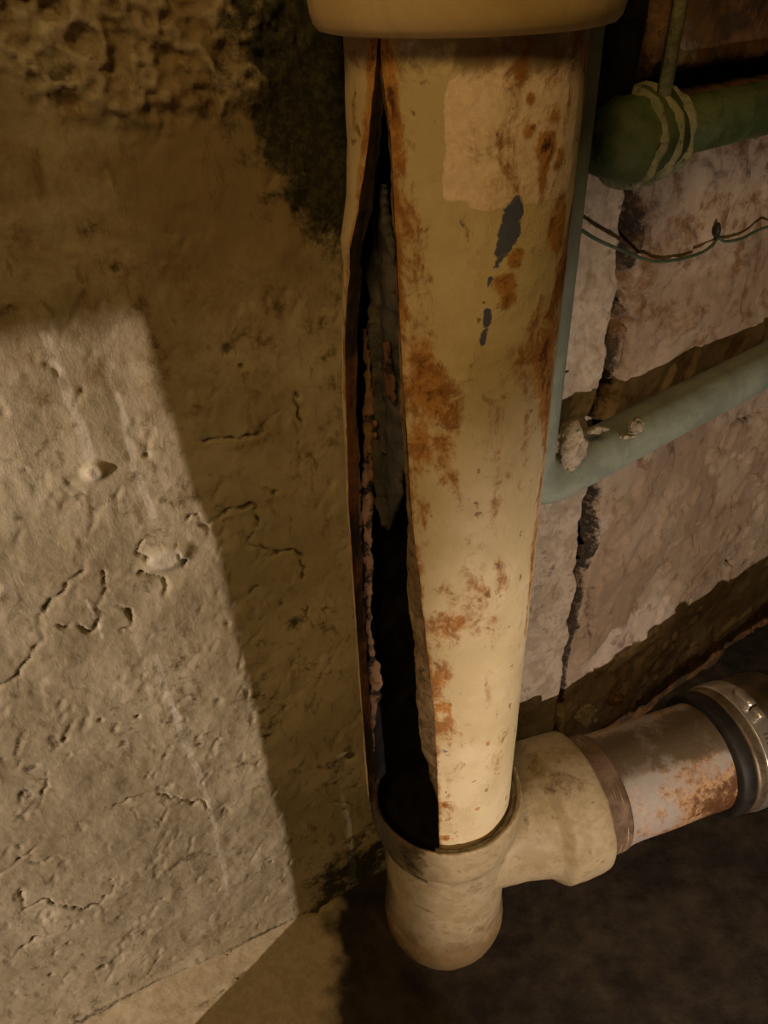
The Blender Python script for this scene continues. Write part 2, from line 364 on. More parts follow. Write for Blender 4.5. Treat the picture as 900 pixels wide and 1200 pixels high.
base = np.array(COR)[None, None] + U[..., None] * np.array(dL) + Zg[..., None] * np.array((0, 0, 1.))
# foot of the wall rounds out into the floor; ragged free end at the corner
foot = .003 * np.exp(-(np.maximum(Zg - FZ, 0) / .010))
P = base + (h + foot)[..., None] * np.array(nL)
gz = [pR(735, y)[1] for y in (190, 250, 300, 430, 470, 510, 590, 640, 700, 760)][::-1]
gap = np.interp(Zg[0], gz, [.0, -.004, -.001, .004, .004, .013, .002, .001, .006, .010])
end = sm(.006, -.004, U - gap[None] + .005 * fbm(Zg, U, .022, 4, 93)); P -= (end * (.03 + .004 * fbm(Zg, U, .02, 3, 77)))[..., None] * np.array(nL)
tag(link('wall_left', grid_mesh('wall_left', P, attrs=dict(crack=crk_c, scrape=scr, mould_shade=mould_shade, brown=brown, stone=stn)), PLASTER), kind='structure')

# right wall: backing plus rough masonry blocks standing proud of it
bk = [COR + dR * a + Vector((0, 0, z)) - nR * .045 for a, z in ((-.08, FZ - .02), (1.9, FZ - .02), (1.9, 2.4), (-.08, 2.4))]
me = bpy.data.meshes.new('wall_right'); me.from_pydata([list(p) for p in bk] + [list(p - nR * .1) for p in bk], [], [(0, 1, 2, 3), (7, 6, 5, 4), (0, 4, 5, 1), (1, 5, 6, 2), (2, 6, 7, 3), (3, 7, 4, 0)])
for k in ('crack', 'white', 'brown'):
    a = me.attributes.new(k, 'FLOAT', 'POINT'); a.data.foreach_set('value', [1.0 if k == 'crack' else 0.0] * 8)
wr = tag(link('wall_right', me, STONE, smooth=False), kind='structure')
u0, zj = pR(800, 462)                                   # joint behind the grey conduit
_, zt = pR(830, 96)
print('joint z', zj, 'top joint', zt)
CRR = [[(741,176,.010),(738,215,.008),(737,250,.0075),(734,296,.006)],
       [(733,296,.004),(737,330,.0022),(734,372,.003),(733,410,.0042),(727,440,.004)],
       [(727,440,.004),(715,470,.011),(706,496,.012)],
       [(684,552,.009),(679,590,.005),(678,628,.003),(672,660,.0015)],
       [(690,690,.002),(688,705,.004),(695,740,.002)],
       [(900,480,.0005),(868,490,.0022),(850,505,.0022),(845,520,.0012)],
       [(884,555,.001),(872,570,.004),(862,580,.003),(860,600,.0015)],
       [(850,655,.002),(858,660,.003)],[(806,345,.0016),(804,348,.001)],
       [(795,700,.001),(835,650,.0012),(842,640,.001)]]
def block(a0, a1, z0, z1, seed, dz=.0026):
    ua = np.arange(a0, min(a1, .62), dz)
    if a1 > .62: ua = np.concatenate([ua, np.linspace(max(a0, .625), a1, 14)])
    za = np.arange(z0, min(z1, 1.12), dz)
    if z1 > 1.12: za = np.concatenate([za, np.linspace(1.125, z1, 12)])
    A, Zb = np.meshgrid(ua, za, indexing='ij')
    hh = .009 * fbm(A, Zb, .13, 3, seed) + .0022 * fbm(A, Zb, .030, 3, seed + 5) + .0008 * fbm(A, Zb, .009, 3, seed + 7)
    fl = sm(.12, .22, fbm(A, Zb, .05, 4, seed + 11)); hh += .0042 * fl      # flaking skin with a step edge
    ck = np.zeros_like(A)
    for c in CRR: ck = np.maximum(ck, seg_mask(A, Zb, PX(pR, c), .002, .002, .006, 5))
    gr = np.maximum(sm(.5, .8, fbm(A, Zb, .016, 2, seed + 21)) * .6, 0)
    hh -= .022 * ck + .003 * gr
    # edges round away into the joints
    e = np.minimum(np.minimum(A - a0, a1 - A), np.minimum(Zb - z0, z1 - Zb)) + .0035 * fbm(A, Zb, .02, 3, seed + 2)
    hh -= .030 * sm(.007, -.003, e) ** 1.3
    ck = np.maximum(ck, sm(.011, .004, A + .005 * fbm(Zb, A, .02, 3, 97)))
    wh = .45 * sm(.62, .30, Zb) + .9 * blob(A, Zb, pR, 650, 660, .06, .6) + .5 * blob(A, Zb, pR, 690, 330, .05, .6, .5, 1.5) + .8 * blob(A, Zb, pR, 740, 745, .05, .5, 1.4, .6) - .25
    wh = wh + .9 * blob(A, Zb, pR, 810, 770, .014, .5, .6, 2.5)  # pale upright patch: lit gap between shadows put into the colour
    brn = 1.1 * sm(.86, .93, Zb) * sm(.0, .10, A) + .35 * blob(A, Zb, pR, 860, 60, .3, .5) + 1.7 * sm(FZ + .075, FZ + .01, Zb) + .2 * sm(.050, .015, A) * sm(.66, .72, Zb)  # dark top and foot also carry shade painted into the brown stain
    Pb = np.array(COR)[None, None] + A[..., None] * np.array(dR) + Zb[..., None] * np.array((0, 0, 1.)) + hh[..., None] * np.array(nR)
    ob = link('stone_block', grid_mesh('stone_block', Pb, attrs=dict(crack=np.clip(ck + .6 * gr, 0, 1), white=wh, brown=brn)), STONE, wr)
    return ob
block(.001, 1.8, FZ - .02, zj - .004, 101)
block(.001, 1.8, zj + .004, zt - .004, 202)
block(.02, 1.8, zt + .006, 2.4, 303)

# floor
fx = np.concatenate([np.linspace(-1.8, -.62, 20), np.arange(-.6, .62, .0035), np.linspace(.65, 2.2, 20)])
fy = np.concatenate([np.linspace(-1.8, -.52, 20), np.arange(-.5, .55, .0035), np.linspace(.58, 1.6, 14)])
X, Y = np.meshgrid(fx, fy, indexing='ij')
dw = (X - COR.x) * nL.x + (Y - COR.y) * nL.y            # distance out from the left wall plane
dwr = (X - COR.x) * nR.x + (Y - COR.y) * nR.y
fh = .003 * fbm(X, Y, .09, 4, 60) + .0012 * fbm(X, Y, .018, 3, 61) + .003 * np.exp(-np.maximum(dw, 0) / .006) * (X < .15)
def pF(px, py): p = on_plane(px, py, Vector((0, 0, FZ)), Vector((0, 0, 1))); return (p.x, p.y)
lit_paint = 1 - sm(.16, .24, dw + .03 * fbm(X, Y, .05, 3, 62)) ; lit_paint = lit_paint * (1 - sm(-.17, -.07, X + .03 * fbm(X, Y, .04, 3, 64)))  # cream overspill kept to the lit strip; shade beyond is in the colour
fc = np.zeros_like(X)
for c in [[(96,1192,.0022),(150,1166,.0020),(190,1145,.002),(250,1108,.0026),(300,1078,.003),(330,1064,.004),(372,1066,.005)],
          [(262,1120,.0008),(285,1100,.0014),(300,1085,.001)],[(230,1180,.001),(285,1140,.0014)]]:
    fc = np.maximum(fc, seg_mask(X, Y, PX(pF, c), .002, .0018, .004))
fh -= .004 * fc
tag(link('floor', grid_mesh('floor', np.stack([X, Y, FZ + fh], -1), attrs=dict(lit_paint=lit_paint, crack=fc)), FLOOR), kind='structure')

# unseen boards added behind and left of the camera to shape the lamp's patch
def beam(name, a, b, w, d, side, mat=WOOD):
    a, b = Vector(a), Vector(b); ax = (b - a).normalized(); s = Vector(side); s = (s - s.dot(ax) * ax).normalized(); t = ax.cross(s)
    bm = bmesh.new(); vs = [bm.verts.new(p + s * (i * w / 2) + t * (j * d / 2)) for p in (a, b) for i, j in ((-1, -1), (1, -1), (1, 1), (-1, 1))]
    for f in ((3, 2, 1, 0), (4, 5, 6, 7), (0, 1, 5, 4), (1, 2, 6, 5), (2, 3, 7, 6), (3, 0, 4, 7)): bm.faces.new([vs[i] for i in f])
    bmesh.ops.bevel(bm, geom=bm.edges[:], offset=.003, segments=2, affect='EDGES')
    me = bpy.data.meshes.new(name); bm.to_mesh(me); bm.free(); return tag(link(name, me, mat, smooth=False), kind='structure')
E1 = on_plane(256, 640, COR, nL)                       # a wall point on the lit patch's upright edge
q = pR(0, 0)
dirE = (E1 - LP); dirE.z = 0; dirE.normalize()
sp = on_cyl(512, 160); th = TH0 + sp[0]; E2 = Vector((.057 * math.cos(th), .057 * math.sin(th), 0))
d2 = (E2 - LP); d2.z = 0; d2.normalize()
K = .78                                                 # distance of the upright blocker from the lamp
A1 = LP + dirE * K; A2 = LP + d2 * K; A1.z = A2.z = 0
A2 = A1 + (A2 - A1).normalized() * .34; mid = (A1 + A2) / 2; wd = (A2 - A1).length
sd = (A2 - A1).normalized() * .015                     # the upright blocker leans a little
m0, m1 = mid + sd * (.63 - FZ), mid + sd * (.63 - 2.3)
beam('light_blocker_1', (m0.x, m0.y, FZ), (m1.x, m1.y, 2.3), wd, .02, A2 - A1)
# unseen board added beside the torch to keep its light off the left wall
TP = Vector((0.36, -0.72, 0)); at_ = math.atan2(-TP.x, -TP.y) - math.asin(.0520 / TP.length)
bd = Vector((math.sin(at_), math.cos(at_), 0)); bs = Vector((-math.cos(at_), math.sin(at_), 0)); bc = TP + bd * .26 + bs * .15
beam('light_blocker_3', (bc.x, bc.y, FZ), (bc.x, bc.y, 1.05), .30, .018, bs)
H1 = on_plane(100, 382, COR, nL)                        # wall point on the patch's upper edge
ah = R_(52); dh = Vector((math.sin(ah), math.cos(ah), 0)); sh = Vector((math.cos(ah), -math.sin(ah), 0))
KH = .20; rel = H1 - LP; kk = KH / rel.dot(dh); hz = LP.z + rel.z * kk
print('upper blocker z', hz, 'H1', H1)
c0 = LP + dh * (KH + .015); c0.z = hz + .25
beam('light_blocker_2', c0 - sh * .3, c0 + sh * .22, .5, .03, (0, 0, 1))

# ------------------------------------------------------------------ the split soil pipe
RP = .057; TW = .0055
def cyl_pt(th, r, z): a = TH0 + th; return np.stack([r * np.cos(a), r * np.sin(a), z + 0 * a], -1)
right_px = [(447,40),(446,62),(450,100),(456,150),(460,200),(463,260),(466,330),(470,400),(474,470),(477,520),(480,580),(487,640),(496,720),(503,780),(510,850),(513,920),(515,985),(516,1040)]
left_px = [(445,40),(443,62),(439,110),(434,170),(431,230),(430,290),(427,340),(428,400),(434,500),(437,600),(442,700),(447,800),(453,900),(456,960)]
rp = np.array([on_cyl(*p) for p in right_px])[::-1]
lp = np.array([on_cyl(*p) for p in left_px])[::-1]
zlow, zhi = .335, 1.00
def thR(z): return np.interp(z, rp[:, 1], rp[:, 0])
SIL = -R_(82.3)
def thL(z):
    v = np.interp(z, lp[:, 1], lp[:, 0]); z0 = lp[0, 1]
    return v
# how far the left lip has sprung outwards (metres), by height
def z_sil(y): return on_cyl(450, y)[1]
spz = np.array([[z_sil(y), v] for y, v in ((60, 0), (180, .001), (250, .004), (300, .0085), (330, .0075), (400, .0105), (500, .0135), (600, .0150), (700, .0155), (800, .0160), (905, .0165), (1000, .016))])[::-1]
def spring(z): return np.interp(z, spz[:, 0], spz[:, 1])
zbreak = max(on_cyl(452, 942)[1], .392); print('zbreak', zbreak)
leftdir = np.array([math.cos(TH0 - math.pi / 2), math.sin(TH0 - math.pi / 2), 0.0])
def pipe_surface(r, nth=420, dz=.0014, jag=0.0, inner=False):
    zz = np.arange(zlow, zhi, dz); tt = np.linspace(0, 1, nth)
    T, Zz = np.meshgrid(tt, zz, indexing='ij')
    j1 = .010 * fbm(zz * 1.0, zz * 0 + 3, .014, 4, 5) + .006 * fbm(zz, zz * 0 + 9, .004, 2, 6)
    a = thR(zz) + j1 * .6; b = thL(zz) + 2 * math.pi + j1 * 1.0
    # keep a hairline gap at the very top
    TH = a[None] + (b - a)[None] * T
    d = 2 * math.pi - (TH - 0)                          # angle measured from the left side: TH near 2pi+thL
    wgt = sm(R_(95), R_(0), (b[None] - TH))             # 1 at the left lip, 0 further round the back
    rr = r + .0006 * fbm(TH * RP, Zz, .02, 4, 41)
    P = cyl_pt(TH, rr, Zz) + (spring(Zz) * wgt)[..., None] * leftdir
    return P, TH, Zz, b, a
P, TH, Zz, b_, a_ = pipe_surface(RP)
THw = np.where(TH > math.pi, TH - 2 * math.pi, TH); S = THw * RP
# below the break the left part of the wall is gone
qz = Zz[:-1, :-1]; qt = TH[:-1, :-1]
gone = (b_[None, :-1] - qt) < (R_(26) * sm(zbreak + .004, zbreak - .004, qz + .004 * fbm(qt * RP, qz, .01, 3, 71)))
keep = ~(gone & (qz < zbreak + .006))
def cS(px, py): t, z = on_cyl(px, py); return (t * RP, z)
def cseg(pts, wd_, soft, wob=.003, seed=3): return seg_mask(S, Zz, PX(cS, pts), wd_, soft, wob, seed)
def cb(px, py, r, soft=.5, sx=1, sy=1): return blob(S, Zz, cS, px, py, r, soft, sx, sy)
dR_ = (TH - a_[None]) * RP; dL_ = (b_[None] - TH) * RP
rust = .75 * np.exp(-dR_ / .0035) + .95 * np.exp(-dL_ / .006) * sm(.45, .8, Zz)
rust = np.maximum(rust, .85 * sm(.010, .004, dR_) * sm(z_sil(230), z_sil(180), Zz))
rust = np.maximum(rust, .8 * sm(.009, .003, dL_) * sm(z_sil(330), z_sil(60), Zz) + .3 * sm(.012, .004, dL_))
rust = np.maximum(rust, 1.1 * cb(412, 310, .011, .5, .7, 2.2))
for px, py, r, k, sx, sy in [(508,470,.017,1.05,1,1.2),(525,462,.010,.9,1,1.0),(500,520,.014,.95,1,1.5),(492,430,.011,.85,.8,1.5),(520,560,.010,.45,1,1.3),(498,600,.006,.5,.7,2),
                             (512,735,.013,.75,.9,1.7),(515,690,.007,.6,1,1.2),(528,730,.008,.5,1,1.2),(518,790,.010,.5,1,1.5),(519,830,.0065,.9,1,1),(524,855,.012,.55,.8,1.6),
                             (641,172,.0055,1.5,1,1),(636,205,.004,1.1,.8,2.4),(655,185,.004,.8,1,1.2),(650,135,.004,.7,1,1),(645,150,.003,.5,1,1),(620,155,.0025,.8,1,1),(622,115,.002,.9,1,1),
                             (604,303,.0045,1.35,1,1.1),(593,333,.0055,1.3,1.1,1),(597,350,.005,1.1,1,1),(590,345,.004,.8,1,1),(474,368,.003,.9,1,1.4),
                             (540,480,.003,.5,1,1),(600,910,.0022,1.2,.8,1.6),(593,935,.0018,1.1,.8,1.8),(560,948,.002,1.1,1,1),(521,982,.004,1.4,1,1),(520,943,.003,1.2,.8,1.4),(572,870,.0018,.8,1,2),(590,965,.002,.9,1,1),(575,965,.0016,.8,1,1)]:
    rust = np.maximum(rust, k * cb(px, py, r, .85, sx, sy))
rust = np.maximum(rust, cseg([(687,60,.003),(683,150,.004),(672,230,.0065),(664,290,.010),(655,340,.011),(645,400,.013),(642,440,.012),(640,500,.006),(633,580,.005),(626,640,.004),(616,740,.0015)], .004, .006) * 1.0)
rust = np.maximum(rust, 1.2 * cb(655, 265, .010, .4, .8, 1.6)); rust = np.maximum(rust, .8 * cb(640, 400, .020, .6, 1, 1.3))
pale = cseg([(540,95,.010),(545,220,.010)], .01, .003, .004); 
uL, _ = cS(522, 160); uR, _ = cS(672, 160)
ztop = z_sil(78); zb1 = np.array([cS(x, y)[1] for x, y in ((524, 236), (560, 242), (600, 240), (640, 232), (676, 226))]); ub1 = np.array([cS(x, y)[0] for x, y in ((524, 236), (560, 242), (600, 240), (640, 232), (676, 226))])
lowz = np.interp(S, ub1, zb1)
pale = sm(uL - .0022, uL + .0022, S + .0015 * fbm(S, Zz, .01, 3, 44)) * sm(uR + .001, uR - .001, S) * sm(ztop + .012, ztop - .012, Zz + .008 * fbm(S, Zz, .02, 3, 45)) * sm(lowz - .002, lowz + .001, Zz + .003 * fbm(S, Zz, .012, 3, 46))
blue = cseg([(606,232,.0018),(603,245,.0045),(597,268,.0058),(588,295,.0042),(581,314,.002)], .004, .0022, .003)
blue = np.maximum(blue, .9 * cseg([(575,330,.0016),(572,338,.0012)], .001, .0012)); blue = np.maximum(blue, .95 * cseg([(572,366,.0024),(569,388,.0016),(567,400,.001)], .002, .0016))
grime_shade = .85 * sm(z_sil(115), z_sil(60), Zz) + .35 * cb(618, 75, .010, .8) + .5 * cseg([(612,80,.002),(608,105,.001)], .002, .003) + .5 * cb(560, 190, .003, .4) + .4 * cb(570, 470, .02, .6, 1.6, .3)  # band under the hub is its shadow painted in; small spots are grime
me = grid_mesh('pipe_wall', P, mask=keep, attrs=dict(rust=rust, pale=pale, blue=blue, grime_shade=grime_shade)); drop_loose(me)
soil = thing('soil_pipe', (0, 0, zlow), 'tall cream painted drain pipe split open lengthwise, rust stained, in the middle', 'pipe')
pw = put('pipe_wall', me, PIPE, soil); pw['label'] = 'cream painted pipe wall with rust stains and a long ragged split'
# bore: dark inner skin, and the broken edge between the two skins
Pi, THi, Zi, bi, ai = pipe_surface(RP - TW, nth=200, dz=.0028)
Pi = Pi + (.0016 * fbm(THi * .05, Zi, .012, 4, 91))[..., None] * np.stack([np.cos(TH0 + THi), np.sin(TH0 + THi), 0 * THi], -1)
ki = ~(((bi[None, :-1] - THi[:-1, :-1]) < R_(26)) & (Zi[:-1, :-1] < zbreak + .004))
me = grid_mesh('pipe_bore', Pi, mask=ki); drop_loose(me); me.flip_normals(); pb = put('pipe_bore', me, INSIDE, soil); pb['label'] = 'black corroded inside of the pipe'
def lip(name, Po, mat, zmin=None, side=0, w_in=None, amp=.0012, seed=5):
    """strip from the outer skin edge inwards"""
    zz = Zz[0]; k = 7; rows = []
    for i in range(k):
        t = i / (k - 1); r = RP + .0004 - (TW + .001) * t
        th = (a_ if side == 0 else b_) + (w_in(zz) * t if w_in is not None else 0)
        p = cyl_pt(th, r, zz)
        if side == 1: p = p + spring(zz)[:, None] * leftdir
        if 0 < i: p = p + amp * np.stack([fbm(zz + i * .003, zz * 0 + i * .7, .009, 4, seed + s_) for s_ in range(3)], -1) * min(1, 2 * t)
        rows.append(p)
    Pl = np.array(rows); m_ = None
    if zmin is not None: m_ = np.broadcast_to(zz[None, :-1] > zmin, (k - 1, len(zz) - 1))
    me = grid_mesh(name, Pl, mask=m_); drop_loose(me); return put(name, me, mat, soil)
inn_px = [(445,60),(458,200),(465,330),(468,450),(473,520),(474,560),(477,620),(476,680),(484,740),(486,800),(489,840),(493,870),(502,905),(512,935),(515,985)]
ip = np.array([on_cyl(*p, R=RP - TW) for p in inn_px])[::-1]
def w_r(zz): return np.interp(zz, ip[:, 1], ip[:, 0]) - thR(zz) + .03 * fbm(zz, zz * 0, .018, 3, 17)
cl = lip('corroded_edge', None, CRUST, side=0, w_in=lambda zz: np.minimum(w_r(zz), -.002)); cl['label'] = 'crusty brown broken edge'
# left lip: thin torn edge curling out, orange at the top
l2 = lip('torn_lip', None, mat_var('torn_iron', (.018, .011, .008), (.12, .05, .02), (.01, .008, .006), s=30, rough=.8, bump=.002, lo=.46, hi=.60, stretch=(1, 1, .3)), zmin=zbreak + .002, side=1, w_in=lambda zz: .015 + .030 * fbm(zz, zz * 0 + 2, .02, 3, 23)); l2['label'] = 'rust coloured torn left edge'
# long flake of rust standing inside the split, and the dark grey scale behind it
def ribbon(name, cpx, depthR, mat, thick=.003, seed=0, nw=9, step=.0016, curl=0.0):
    """cpx: rows (y, xl, xr) ; lies on a cylinder of radius depthR"""
    ys = np.array([c[0] for c in cpx]); n = int(abs(on_cyl(450, ys[0])[1] - on_cyl(450, ys[-1])[1]) / step)
    yy = np.linspace(ys[0], ys[-1], n); xl = np.interp(yy, ys, [c[1] for c in cpx]); xr = np.interp(yy, ys, [c[2] for c in cpx])
    jl = fbm(yy / 1000, yy * 0, .012, 4, seed) * 4; jr = fbm(yy / 1000, yy * 0 + 5, .012, 4, seed + 1) * 4
    rows = []
    for i in range(nw):
        t = i / (nw - 1); row = []
        for y, a, b, c, d in zip(yy, xl, xr, jl, jr):
            x = a + c * min(1, (b - a) / 6) + (b + d * min(1, (b - a) / 6) - a - c * min(1, (b - a) / 6)) * t
            th_, z_ = on_cyl_free(x, y, depthR + thick * math.sin(math.pi * t)); row.append((*th_, z_))
        rows.append(row)
    P = np.array(rows); P = P + thick * .6 * np.stack([fbm(P[..., 0] * 3 + P[..., 2], P[..., 2], .012, 4, seed + k) for k in range(3)], -1)
    me = grid_mesh(name, P); o = put(name, me, mat, soil)
    md = o.modifiers.new('s', 'SOLIDIFY'); md.thickness = .0012; return o
def on_cyl_free(px, py, R):
    v = ray(px, py); a = v.x**2 + v.y**2; b = CAM.x * v.x + CAM.y * v.y; c = CAM.x**2 + CAM.y**2 - R * R
    d = b * b - a * c
    t = (-b - math.sqrt(d)) / a if d > 0 else -b / a
    p = CAM + v * t; return (p.x, p.y), p.z
s1 = ribbon('scale_deposit', [(215,446,452),(260,438,461),(320,430,466),(400,434,470),(480,436,474),(540,436,476),(580,438,472),(605,444,462),(622,450,456)], .040, SCALE, .004, 3); s1['label'] = 'dark grey crust of scale inside the split'
s2 = ribbon('rust_flake', [(385,426,432),(430,428,434),(480,424,440),(510,428,442),(560,425,436),(600,424,436),(700,428,434),(760,431,438),(800,432,448),(830,434,440),(880,436,438)], .049, RUSTF, .003, 9); s2['label'] = 'long reddish brown flake standing inside the split'
s3 = ribbon('rust_flake', [(470,413,416),(530,415,420),(600,418,424),(650,420,423)], .054, RUSTF, .002, 19, nw=5)
s4 = ribbon('rust_flake', [(400,451,455),(430,449,458),(455,452,464),(470,458,464)], .046, RUSTF, .002, 29, nw=5)

# ------------------------------------------------------------------ upper hub (coupling) round the pipe top
ZH = on_cyl(550, 46, R=.070)[1]
hub = thing('pipe_hub', (0, 0, ZH), 'wide cream pipe hub collar at the top edge, above the split pipe', 'pipe fitting')
prof = [(.0575, .012), (.0575, .0035), (.0600, .0010), (.0640, .0), (.0680, .0010), (.0702, .0035), (.0715, .0080), (.0722, .014), (.0718, .05), (.0712, .09), (.070, .105), (.066, .118), (.060, .128), (.0575, .14), (.0572, .20), (.0572, 1.38)]
put('hub_collar', lathe('hub_collar', prof, (0, 0, ZH), (0, 0, 1), 128, noise=.0008, ns=.03), HUBM, hub)

# ------------------------------------------------------------------ tee fitting at the bottom
ZT = .389; tee = thing('pipe_tee', (0, 0, FZ), 'dull cream cast iron tee fitting on the floor, holding the split pipe', 'pipe fitting')
body = [(0, .150), (.035, .150), (.050, .152), (.0575, .158), (.0610, .168), (.0625, .180), (.0615, .192), (.0595, .200), (.0590, .215), (.0595, .30), (.0605, .325), (.0635, .338), (.0670, .346), (.0685, .356), (.0688, .375), (.0684, .385), (.0668, .3895), (.0645, .3885), (.0630, .384), (.0622, .372), (.0618, .345), (.054, .338), (.050, .330), (.049, .26), (0, .255)]
az = R_(72); ax = Vector((math.sin(az), math.cos(az), 0)); BZ = .290; BO = Vector((0, 0, BZ))
br = [(0, .0), (.048, .0), (.0530, .050), (.0550, .070), (.0575, .084), (.0615, .096), (.0690, .1035), (.0714, .1065), (.0720, .111), (.0718, .140), (.0708, .147), (.0685, .1495), (.064, .1495), (.0605, .147), (.0595, .138), (.0592, .12), (0, .12)]
bm = bmesh.new()
for me_ in (lathe('t', body, (0, 0, 0), (0, 0, 1), 96), lathe('t', br, BO, ax, 96)): bm.from_mesh(me_); bpy.data.meshes.remove(me_)
bmesh.ops.remove_doubles(bm, verts=bm.verts[:], dist=1e-6); bmesh.ops.recalc_face_normals(bm, faces=bm.faces[:])
me = bpy.data.meshes.new('tee_body'); bm.to_mesh(me); bm.free()
tmp = link('tmp', me); md = tmp.modifiers.new('r', 'REMESH'); md.mode = 'VOXEL'; md.voxel_size = .0014
md = tmp.modifiers.new('s', 'SMOOTH'); md.factor = .5; md.iterations = 6
dg = bpy.context.evaluated_depsgraph_get(); me2 = bpy.data.meshes.new_from_object(tmp.evaluated_get(dg)); bpy.data.objects.remove(tmp)
me2.materials.clear(); n_ = len(me2.vertices); co = np.zeros(n_ * 3, np.float32); me2.vertices.foreach_get('co', co); co = co.reshape(-1, 3).astype(float)
co += .0011 * np.stack([fbm(co[:, 0] + co[:, 2] * .3, co[:, 1] + k, .022, 4, 50 + k, z=co[:, 2]) for k in range(3)], -1)
me2.vertices.foreach_set('co', co.reshape(-1).astype(np.float32)); me2.name = 'tee_body'
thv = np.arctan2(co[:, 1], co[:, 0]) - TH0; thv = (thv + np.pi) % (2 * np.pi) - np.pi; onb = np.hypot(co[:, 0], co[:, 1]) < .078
gv = onb * (.95 * sm(R_(2), R_(-35), thv) * sm(.325, .350, co[:, 2]) + .75 * sm(R_(-35), R_(-75), thv) + .45 * np.exp(-((co[:, 2] - .335) / .006)**2)) + .6 * sm(.0615, .056, np.hypot(co[:, 0], co[:, 1])) * sm(.36, .38, co[:, 2])  # left side: moss and dirt, with shade put into the colour too
bv = onb * (.25 + .7 * sm(.24, .185, co[:, 2])) + .2 * ~onb
for k_, v_ in (('grime_shade', gv), ('brown', bv)):
    a = me2.attributes.new(k_, 'FLOAT', 'POINT'); a.data.foreach_set('value', v_.astype(np.float32))
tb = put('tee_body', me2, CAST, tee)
# caulk between pipe and hub on the right
tt = np.linspace(R_(-8), R_(115), 60); rows = []
for i in range(9):
    t = i / 8; r = .0574 + .0065 * t; z = .381 + .0035 * math.sin(math.pi * t)
    rows.append(cyl_pt(tt, r + 0 * tt, z + .0022 * fbm(tt * .05, tt * 0 + i * .2, .008, 3, 80)))
ck = put('joint_caulk', grid_mesh('joint_caulk', np.array(rows)), MORTAR, tee); ck['label'] = 'pale crumbly caulk ring in the hub'
me = chunk('repair_lump', (0, 0, 0), 1, 9, 4, .15); cp = cyl_pt(np.array(R_(-3.)), .0602, .335)
me.transform(Matrix.Translation(Vector(cp)) @ Matrix.Diagonal((.013, .003, .013, 1))); rl = put('cast_boss', me, CAST, tee)

put('hub_dark_fill', lathe('hub_dark_fill', [(0, .352), (.03, .356), (.055, .354), (.0625, .350), (.0625, .34), (0, .34)], (0, 0, 0), (0, 0, 1), 64, noise=.002), INSIDE, tee)['label'] = 'black disc painted as the dark inside of the hub'  # black fill added where the hub interior lies in shade

# ------------------------------------------------------------------ lateral pipe and its banded coupling
lat = thing('side_pipe', BO + ax * .125, 'short stained grey metal pipe running right from the cream tee to the clamp', 'pipe')
pf = [(0, .125), (.0570, .125)] + [(.0585 + (.0010 if i % 2 else 0), .150 + i * .0026) for i in range(9)] + [(.0578, .178), (.0572, .186), (.0570, .20), (.0570, .30), (.0572, .9), (0, .9)]
me = lathe('pipe_run', pf[:12] + [(.0572, .182 + .004 * k) for k in range(60)] + pf[-2:], BO, ax, 160, noise=.0009, ns=.02)
co = np.zeros(len(me.vertices) * 3, np.float32); me.vertices.foreach_get('co', co); co = co.reshape(-1, 3)
ss = (co - np.array(BO)) @ np.array(ax); up = (co[:, 2] - BO.z) / .057; fr = (co - np.array(BO) - ss[:, None] * np.array(ax)) @ np.array((math.cos(az), -math.sin(az), 0)) / .057
ru = .42 + 1.1 * sm(.215, .275, ss) * sm(.85, .3, up) + .9 * sm(-.35, -.62, up) * sm(.5, .2, -fr) + .35 * sm(.18, .165, ss)
dk = .95 * sm(.72, .98, up) + .5 * sm(.283, .30, ss) * sm(.1, .6, up)
for k_, v_ in (('rust', ru), ('dark', dk)):
    a = me.attributes.new(k_, 'FLOAT', 'POINT'); a.data.foreach_set('value', v_.astype(np.float32))
put('pipe_run', me, STEEL, lat)
tp = [(.0573, .150)]
for k in range(8): tp += [(.0602, .1515 + k * .0030), (.0594, .1530 + k * .0030)]
put('thread_ring', lathe('thread_ring', tp + [(.0573, .1765)], BO, ax, 128, noise=.0004, ns=.01), mat_var('brown_threads', (.10, .062, .036), (.20, .135, .09), (.05, .03, .015), s=30, rough=.7), lat)
S0 = .298
cpl = thing('pipe_coupling', BO + ax * S0, 'black rubber sleeve coupling with stainless steel band clamp at the right edge', 'pipe coupling')
put('rubber_sleeve', lathe('rubber_sleeve', [(.0573, S0), (.0640, S0), (.0665, S0 + .003), (.0670, S0 + .013), (.0655, S0 + .017), (.0650, S0 + .11), (.0573, S0 + .11)], BO, ax, 128), RUBBER, cpl)
put('metal_shield', lathe('metal_shield', [(.0652, S0 + .017), (.0672, S0 + .017), (.0676, S0 + .021), (.0672, S0 + .027), (.0668, S0 + .095), (.0652, S0 + .095)], BO, ax, 128), BANDD, cpl)
put('band_clamp', lathe('band_clamp', [(.0670, S0 + .0285), (.0686, S0 + .0287), (.0690, S0 + .0305), (.0690, S0 + .0495), (.0686, S0 + .0513), (.0670, S0 + .0515)], BO, ax, 128), BAND, cpl)['label'] = 'shiny stainless steel band'
a_, u_, v_ = frame(ax)
def around(phi, r, s): return BO + ax * s + (u_ * math.cos(phi) + v_ * math.sin(phi)) * r
